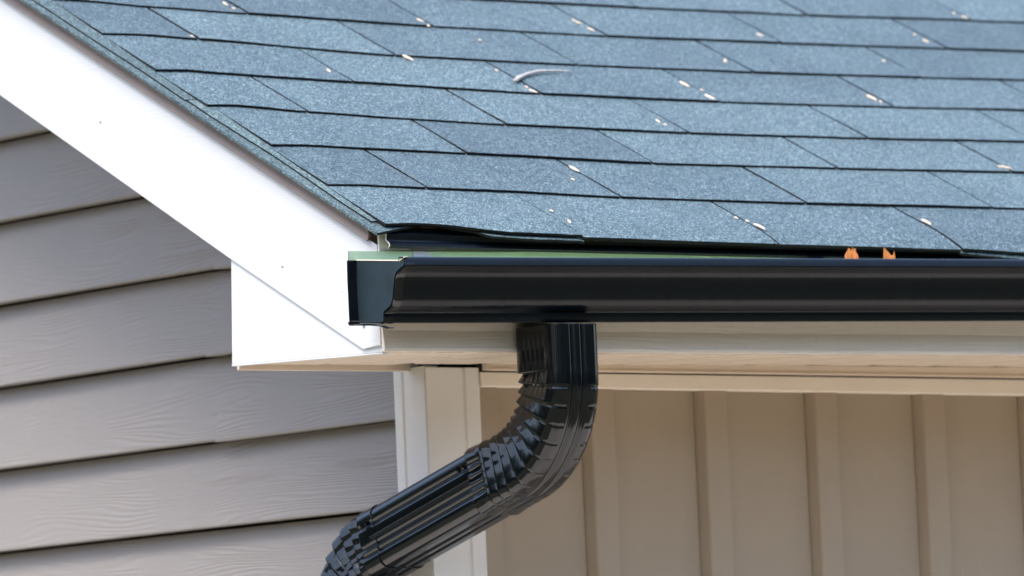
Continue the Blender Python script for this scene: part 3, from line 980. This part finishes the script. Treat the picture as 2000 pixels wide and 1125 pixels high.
# lower elbow turning back to vertical
RL = 0.085
st2 = L_P - 0.0015
pj2 = (pj1[0] + d75[0] * (st2 - 0.012), pj1[1] + d75[1] * (st2 - 0.012))
segs_l, pl_, thl = build_path(pj2, RAD(75), [(0.040, 0), (RL * RAD(75), -1 / RL), (0.04, 0)])
LL = 0.040 + RL * RAD(75) + 0.04
def pleat_lower(s, a, b_, na, nb):
    A0, A1 = 0.034, 0.040 + RL * RAD(75)
    if s < A0 or s > A1: return 0.0
    ph = (s - A0) / (A1 - A0) * 7
    kk = int(ph); f = ph - kk
    amp = 0.0062 * (0.75 + 0.5 * mnoise.noise((kk * 2.7, b_ * 40, 0.3)))
    d = amp * saw(f)
    d += 0.0007 * math.sin(b_ * 420 + kk * 0.8) * (1 - abs(2 * f - 1)) + 0.0005 * math.sin(a * 400 + kk) * (1 - abs(2 * f - 1))
    return d
tube('lower_elbow', segs_l, LL, 0.0011, lambda s: 0.985, pleat_lower, dn, M['black'], endwob=-0.0012, rib_fade=lambda s, b_, na, nb: 1.0 if s < 0.034 else 0.4)
segs_v, _, _ = build_path((pl_[0], pl_[1] + 0.03), 0.0, [(1.75, 0)])
tube('lower_pipe', segs_v, 1.75, 0.02, lambda s: 0.965, lambda *a: 0.0, dn, M['black'])
# two hex-head screws through the overlaps
def hex_screw(y, z):
    bm = bmesh.new()
    bmesh.ops.create_cone(bm, cap_ends=True, segments=12, radius1=0.0046, radius2=0.0040, depth=0.0012, matrix=Matrix.Rotation(RAD(-90), 4, 'Y') @ Matrix.Translation((0, 0, 0.0006)))
    bmesh.ops.create_cone(bm, cap_ends=True, segments=6, radius1=0.0031, radius2=0.0027, depth=0.0042, matrix=Matrix.Rotation(RAD(-90), 4, 'Y') @ Matrix.Translation((0, 0, 0.0030)))
    me = bpy.data.meshes.new('screw'); bm.to_mesh(me); bm.free()
    me.materials.append(M['black'])
    o = bpy.data.objects.new('screw', me)
    o.location = (DX - WX / 2, y, z)
    link(o, dn)
def along(p, s, bb): return (p[0] + d75[0] * s + math.cos(RAD(75)) * bb, p[1] + d75[1] * s + math.sin(RAD(75)) * bb)
y, z = along(pe, 0.014, 0.0195); hex_screw(y, z)
y, z = along(pj2, 0.016, 0.0195); hex_screw(y, z)

# ------------------------------------------------------------------ things lying about on the roof
tw_pts = [(0.6432, 0.5067, 0.2606, 0.0042), (0.6560, 0.5160, 0.2655, 0.0044), (0.6677, 0.5242, 0.2688, 0.0038), (0.6800, 0.5318, 0.2728, 0.0036), (0.6917, 0.5364, 0.2752, 0.0034), (0.7070, 0.5432, 0.2790, 0.0031), (0.7216, 0.5474, 0.2808, 0.0029), (0.7340, 0.5500, 0.2815, 0.0024), (0.7471, 0.5525, 0.2828, 0.0022), (0.7620, 0.5520, 0.2823, 0.0017), (0.7747, 0.5535, 0.2828, 0.0009)]
def tube_pts(name, pts, mat_, seg=9, rough=0.15):
    vs_, fs = [], []
    for j, (x, y, z, r_) in enumerate(pts):
        a = Vector(pts[max(j - 1, 0)][:3]); b_ = Vector(pts[min(j + 1, len(pts) - 1)][:3])
        d = (b_ - a).normalized()
        u = d.cross(Vector((0, -SP, CP))).normalized(); w = u.cross(d)
        for i in range(seg):
            t = 2 * math.pi * i / seg
            rr = 0.75 * r_ * (1 + rough * mnoise.noise((j * 1.7, i * 2.1, 0.4)))
            vs_.append(Vector((x, y, z - 0.0012)) + u * math.cos(t) * rr + w * math.sin(t) * rr)
    for j in range(len(pts) - 1):
        fs += [(j * seg + i, j * seg + (i + 1) % seg, (j + 1) * seg + (i + 1) % seg, (j + 1) * seg + i) for i in range(seg)]
    fs += [tuple(range(seg)), tuple((len(pts) - 1) * seg + i for i in range(seg))]
    return mesh_obj(name, vs_, fs, mat_, smooth=True)
tag(tube_pts('twig', tw_pts, M['twig']), 'short curved grey twig lying across a shingle joint', 'twig')

def seed_mesh(L, W, H, k):
    seg, st = 8, 8
    vs_, fs = [], []
    for j in range(st + 1):
        t = j / st
        r_ = math.sin(math.pi * min(1, t * 0.97 + 0.02)) ** 0.7
        yc = 0.12 * W * math.sin(t * 5 + k)
        for i in range(seg):
            a = 2 * math.pi * i / seg
            vs_.append((math.cos(a) * r_ * W / 2 + yc, (t - 0.5) * L, math.sin(a) * r_ * H / 2 + H * 0.35))
    for j in range(st):
        fs += [(j * seg + i, j * seg + (i + 1) % seg, (j + 1) * seg + (i + 1) % seg, (j + 1) * seg + i) for i in range(seg)]
    fs += [tuple(range(seg)), tuple(st * seg + i for i in range(seg))]
    me = bpy.data.meshes.new('seed_husk')
    me.from_pydata(vs_, [], fs)
    me.materials.append(M['seed'])
    for p_ in me.polygons: p_.use_smooth = True
    return me
SMALL = [seed_mesh(0.0065, 0.0036, 0.0026, k) for k in range(3)]
MID = [seed_mesh(0.0135, 0.0036, 0.0028, k) for k in range(3)]
BIG = [seed_mesh(0.0215, 0.0050, 0.0036, k) for k in range(3)]
GRP = 'pale seed husks caught in the shingle joints'
ORD = ['lowest', 'second', 'third', 'fourth', 'fifth', 'sixth', 'seventh', 'eighth', 'ninth']
NTH = ['first', 'second', 'third', 'fourth', 'fifth']
seen = {}
def where(x, s, size):
    c = max(cc for cc in range(0, 9) if line(cc, x) <= s + 0.001)
    js = [q for q in JOINTS[c] if not (c == 7 and q < 1.0)]
    k = min(range(len(js)), key=lambda q: abs(js[q] - x))
    up_ = (s - line(c, x)) / 0.135
    pos = 'foot' if up_ < 0.34 else ('middle' if up_ < 0.67 else 'top')
    if abs(js[k] - x) < 0.03:
        t = 'pale husk, %s row up, %s joint from left, at its %s' % (ORD[c], NTH[k], pos)
    else:
        t = 'pale husk on the %s shingle row, away from the joints' % ORD[c]
    if t in seen: t = t.replace('pale husk', 'tiny pale husk' if size == 's' else 'longer pale husk')
    seen[t] = 1
    return t
def seed(x, s, size, rot=None, label=None, h=0.0035):
    me = random.choice({'s': SMALL, 'm': MID, 'b': BIG}[size])
    o = bpy.data.objects.new('seed_husk', me)
    col.objects.link(o)
    rz = rot if rot is not None else random.uniform(-0.35, 0.35)
    o.matrix_world = Matrix.Translation(roofp(x, s, h)) @ Matrix.Rotation(P, 4, 'X') @ Matrix.Rotation(rz, 4, 'Z')
    if label: tag(o, label, 'seed husk')
    else: tag(o, where(x, s, size), 'seed husk', GRP)
for (x, s, size) in [(0.2112, 0.7043, 's'), (0.654, 0.7968, 's'), (0.655, 0.8190, 'm'), (0.3519, 0.586, 'm'), (0.645, 0.6166, 's'), (0.649, 0.535, 'm'), (0.6500, 0.5520, 's'), (0.9408, 0.8542, 's'), (0.9422, 0.8437, 'm'), (0.9441, 0.8161, 'm'), (1.2529, 0.8282, 'm'),
        (1.100, 0.7054, 's'), (1.5696, 0.8668, 's'), (1.567, 0.8377, 'm'), (1.4083, 0.7346, 's'), (1.2613, 0.5524, 's'), (0.7858, 0.4178, 's'), (0.7840, 0.432, 'm'), (0.353, 0.0677, 's'),
        (0.6413, 0.0601, 's'), (0.651, 0.0497, 's'), (1.7321, 0.9787, 's'), (1.7391, 0.9612, 'm'), (0.3577, 0.8318, 's'), (0.3552, 0.8502, 'm'), (0.7050, 0.745, 's'), (0.4708, 0.1875, 's'), (1.0960, 0.7000, 's'), (0.9590, 0.5700, 's')]:
    seed(x, s, size)
seed(0.5235, 0.6530, 'b', 0.15, 'largest pale husk, lying alone at a course edge left of the twig')
seed(0.9448, 0.5917, 'b', 0.05, 'long pale husk, upper of the two in the joint right of the twig')
seed(0.9510, 0.5400, 'b', 0.12, 'long pale husk, lower of the two in the joint right of the twig')
seed(1.2556, 0.5664, 'b', 0.1, 'long pale husk in the joint farthest right of the twig')
seed(0.5000, 0.2270, 'b', 0.05, 'pale husk at the top of a joint above the downspout', 0.004)
seed(0.9594, 0.0640, 'b', 0.0, 'pale husk in the last joint of the lowest course, right of both oak leaves')
seed(0.3545, 0.0300, 'm', -0.4, 'pale husk lying just above the notch in the lowest shingle edge')
seed(0.6560, 0.0290, 'b', 0.1, 'pale husk in the lowest course joint left of both oak leaves')
seed(1.2768, 0.2910, 'b', 0.9, 'brownish husk near the right edge, second course above the eave shingles')

def oak_leaf(name, tips, x, y, z, tilt, label):
    """tips: outline of the lobes that stand above the gutter; the rest of the leaf goes down into the trough"""
    low = [(0.012, -0.010), (0.016, -0.016), (0.008, -0.020), (0.013, -0.030), (0.004, -0.036), (0.0012, -0.046), (-0.0012, -0.046), (-0.005, -0.036), (-0.013, -0.031), (-0.008, -0.021), (-0.016, -0.015), (-0.012, -0.009)]
    out = tips + low
    bm = bmesh.new()
    vs_ = [bm.verts.new((px, 0, pz)) for px, pz in out]
    f = bm.faces.new(vs_)
    bmesh.ops.triangulate(bm, faces=[f])
    bmesh.ops.subdivide_edges(bm, edges=bm.edges, cuts=2)
    for v_ in bm.verts:
        v_.co.y = 10 * v_.co.x ** 2 + 0.0015 * math.sin(v_.co.z * 160) + 0.05 * v_.co.z
    me = bpy.data.meshes.new(name); bm.to_mesh(me); bm.free()
    me.materials.append(M['leaf'])
    o = bpy.data.objects.new(name, me)
    col.objects.link(o)
    md = o.modifiers.new('thick', 'SOLIDIFY'); md.thickness = 0.0004
    o.location = (x, y, z)
    o.rotation_euler = (RAD(-6), RAD(tilt), RAD(-36))
    o.scale = (0.88, 0.9, 1.0)
    tag(o, label, 'leaf', 'dry leaves in the gutter')
oak_leaf('oak_leaf', [(-0.0080, 0.000), (-0.0135, 0.0075), (-0.0072, 0.0045), (-0.0052, 0.0075), (-0.0058, 0.0125), (-0.0072, 0.0172), (-0.0034, 0.0142), (-0.0024, 0.0188), (0.0004, 0.0150), (0.0030, 0.0165), (0.0026, 0.0120), (0.0052, 0.0080), (0.0068, 0.0010)],
         0.7395, -0.060, -0.0330, 0, 'dry orange oak leaf tip above the gutter lip, the ragged left one')
oak_leaf('oak_leaf', [(-0.0085, 0.000), (-0.0080, 0.0100), (-0.0082, 0.0188), (-0.0050, 0.0120), (-0.0020, 0.0090), (0.0020, 0.0075), (0.0048, 0.0085), (0.0062, 0.0140), (0.0072, 0.0080), (0.0075, 0.0010)],
         0.7985, -0.060, -0.0325, 0, 'dry orange oak leaf tip above the gutter lip, the two-pointed right one')
